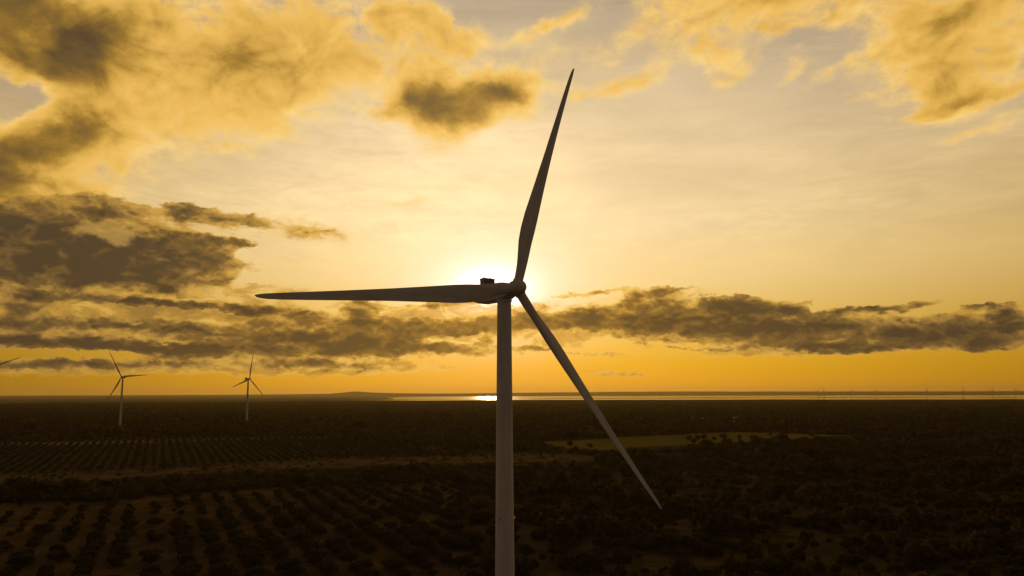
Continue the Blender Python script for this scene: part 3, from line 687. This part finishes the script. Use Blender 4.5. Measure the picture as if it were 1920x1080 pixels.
def shows(P):
    """which stand inside the photograph's frame, nearest first"""
    x, y = P[:, 0], P[:, 1]; r = np.hypot(x, y); el = np.degrees(np.arctan2(3-CAM_Z, r)); az = np.degrees(np.arctan2(x, y))
    v = (np.abs(az) < 32.2) & (el > -12.2)
    o = np.argsort(np.where(v, r, 1e9)); return o, int(v.sum())
def individuals(P, protos, name, label, cat, group, leaf, count):
    order, nv = shows(P); take = order[:min(count, nv)]; first = []
    for q2, (cl, rad_, hg_) in enumerate(protos): first.append(None)
    for i_, k in enumerate(take):
        x, y, s = P[k]; v = i_ % len(protos)
        root = empty(name, (x, y, float(height(x, y))), pr.uniform(0, 6.28)); root.scale = (s, s, s*pr.uniform(.85, 1.1))
        tag(root, label, cat, group)
        if first[v] is None:
            cl, rad_, hg_ = protos[v]
            cr = mesh_obj('crown', cl, quads(len(cl)//4), leaf, root); tr = bm_obj('trunk', trunk_bm(pr, rad_, hg_), bark_m, root); first[v] = (cr, tr)
        else:
            for src in first[v]:
                c = src.copy(); C.objects.link(c); c.parent = root
    return np.delete(P, take, axis=0)
rest_o = individuals(near_orch, ORCH_P, 'orchard_tree', 'low round dark tree planted in the rows of the near orchard', 'tree', 'trees in the rows of the near orchard', orchard_leaf, 300)
rest_s = individuals(scr, SCRUB_P, 'scrub_bush', 'dark rounded bush in the wild scrub right of the big tower', 'bush', 'bushes scattered over the scrubland', scrub_leaf, 300)

def mass(name, P, leaf, label, cat):
    vs = []; r = np.hypot(P[:, 0], P[:, 1]); z = height(P[:, 0], P[:, 1])
    for far_, protos in ((False, LOW_P), (True, FAR_P)):
        sel = np.where((r > 1150) == far_)[0]
        for v, pt in enumerate(protos):
            k = sel[v::len(protos)]
            if not len(k): continue
            a = pr.uniform(0, 6.28, len(k)); s = P[k, 2]; ca, sa = np.cos(a)*s, np.sin(a)*s
            flat = np.where(r[k] > 2600, .55, 1.0)
            X_ = pt[None, :, 0]*ca[:, None]-pt[None, :, 1]*sa[:, None]+P[k, 0][:, None]
            Y_ = pt[None, :, 0]*sa[:, None]+pt[None, :, 1]*ca[:, None]+P[k, 1][:, None]
            Z_ = pt[None, :, 2]*(s*flat)[:, None]*pr.uniform(.8, 1.15, len(k))[:, None]+z[k][:, None]
            vs.append(np.stack([X_, Y_, Z_], -1).reshape(-1, 3))
    Vv = np.concatenate(vs); o = mesh_obj(name, Vv, quads(len(Vv)//4), leaf); o['kind'] = 'stuff'; tag(o, label, cat); return o
mass('orchard_rows', np.concatenate([rest_o, mid_orch]), orchard_leaf, 'far orchard trees in long straight rows on the left', 'orchard')
mass('scrubland', rest_s, scrub_leaf, 'dark scrub and woodland covering the plain to the lagoon', 'scrub')

# small shrubs on the sandy strip, single trees in the dry field
shrub_p = [leaf_cloud(pr, 1.7, 1.7, 60, .42, 3, .05) for _ in range(4)]; made = []
for k in range(130):
    x = pr.uniform(-470, 60); f = pr.uniform(.08, .92); y = pl(STRIP_B, x)*(1-f)+pl(STRIP_T, x)*f; v = k % 4
    if v >= len(made): o = mesh_obj('sand_shrub', shrub_p[v], quads(60), scrub_leaf); made.append(o)
    else: o = made[v].copy(); C.objects.link(o)
    s = pr.uniform(.7, 1.7); o.location = (x, y, float(height(x, y))); o.scale = (s, s, s); o.rotation_euler = (0, 0, pr.uniform(0, 6.28))
    tag(o, 'small dark shrub growing on the pale sandy strip', 'shrub', 'small shrubs dotted along the sandy strip')
field_spots = [(79, 1113, 1.3), (105, 1090, 1.1), (262, 1190, 1.2), (276, 1196, 1.3), (289, 1210, 1.4), (300, 1196, 1.0), (318, 1212, 1.5), (343, 1213, 1.2), (255, 1133, 1.3), (352, 1170, 1.6), (362, 1168, 1.1), (384, 1178, 1.2), (415, 1290, 1.0), (470, 1262, 1.3)]
first = None
for k, (x, y, s) in enumerate(field_spots):
    root = empty('field_tree', (x, y, float(height(x, y))), pr.uniform(0, 6.28)); root.scale = (s, s, s*1.15)
    tag(root, 'dark round tree standing in the yellow green field', 'tree', 'lone trees in the yellow green field')
    if first is None:
        pts_ = leaf_cloud(pr, 3.6, 5.0, 300, .6, 5, .2); first = [mesh_obj('crown', pts_, quads(300), scrub_leaf, root), bm_obj('trunk', trunk_bm(pr, 3.6, 5.0), bark_m, root)]
    else:
        for src in first: c = src.copy(); C.objects.link(c); c.parent = root

# ------------------------------------------------------------------ village houses among the trees beyond the field
first = None
for k in range(16):
    x, y = at(pr.uniform(12.5, 17.8), pr.uniform(1820, 2150)); z = float(height(x, y))
    root = empty('village_house', (x, y, z+1.2), pr.uniform(-.5, .5)); s = pr.uniform(.8, 1.25); root.scale = (s*pr.uniform(.9, 1.5), s, s)
    tag(root, 'tiny pale village house with a clay roof among trees', 'house', 'village houses beyond the yellow field')
    if first is None:
        bm = bmesh.new(); box(bm, -5, 5, -3.5, 3.5, -1.5, 3.2); wl = bm_obj('wall', fix(bm), wall_m, root, False)
        bm = bmesh.new()
        p1 = [(-5.5, -4.1, 3.1), (-5.5, 0, 4.9), (-5.5, 4.1, 3.1), (-5.5, 4.1, 3.25), (-5.5, 0, 5.1), (-5.5, -4.1, 3.25)]
        rings(bm, [p1, [(5.5, b_, c_) for a_, b_, c_ in p1]]); rf = bm_obj('roof', fix(bm), roof_m, root, False)
        bm = bmesh.new(); box(bm, -.5, .5, -3.54, -3.47, -1.2, 1.0, .02); dr = bm_obj('door', fix(bm), bark_m, root, False)
        bm = bmesh.new(); box(bm, 2, 3.2, -3.54, -3.47, .2, 1.4, .02); wd = bm_obj('window', fix(bm), bark_m, root, False)
        first = [wl, rf, dr, wd]
    else:
        for src in first: c = src.copy(); C.objects.link(c); c.parent = root

# ------------------------------------------------------------------ the dusty evening air
haze_m = bpy.data.materials.new('haze'); haze_m.use_nodes = True; t = haze_m.node_tree; t.nodes.clear()
pv = t.nodes.new('ShaderNodeVolumePrincipled'); ho = t.nodes.new('ShaderNodeOutputMaterial')
pv.inputs['Color'].default_value = (.99, .72, .30, 1); pv.inputs['Density'].default_value = 1.4e-5; pv.inputs['Anisotropy'].default_value = .55
t.links.new(pv.outputs[0], ho.inputs['Volume'])
bm = bmesh.new(); box(bm, -63000, 63000, -63000, 63000, -12, 430); hz = bm_obj('haze', fix(bm), haze_m, None, False); hz['kind'] = 'stuff'
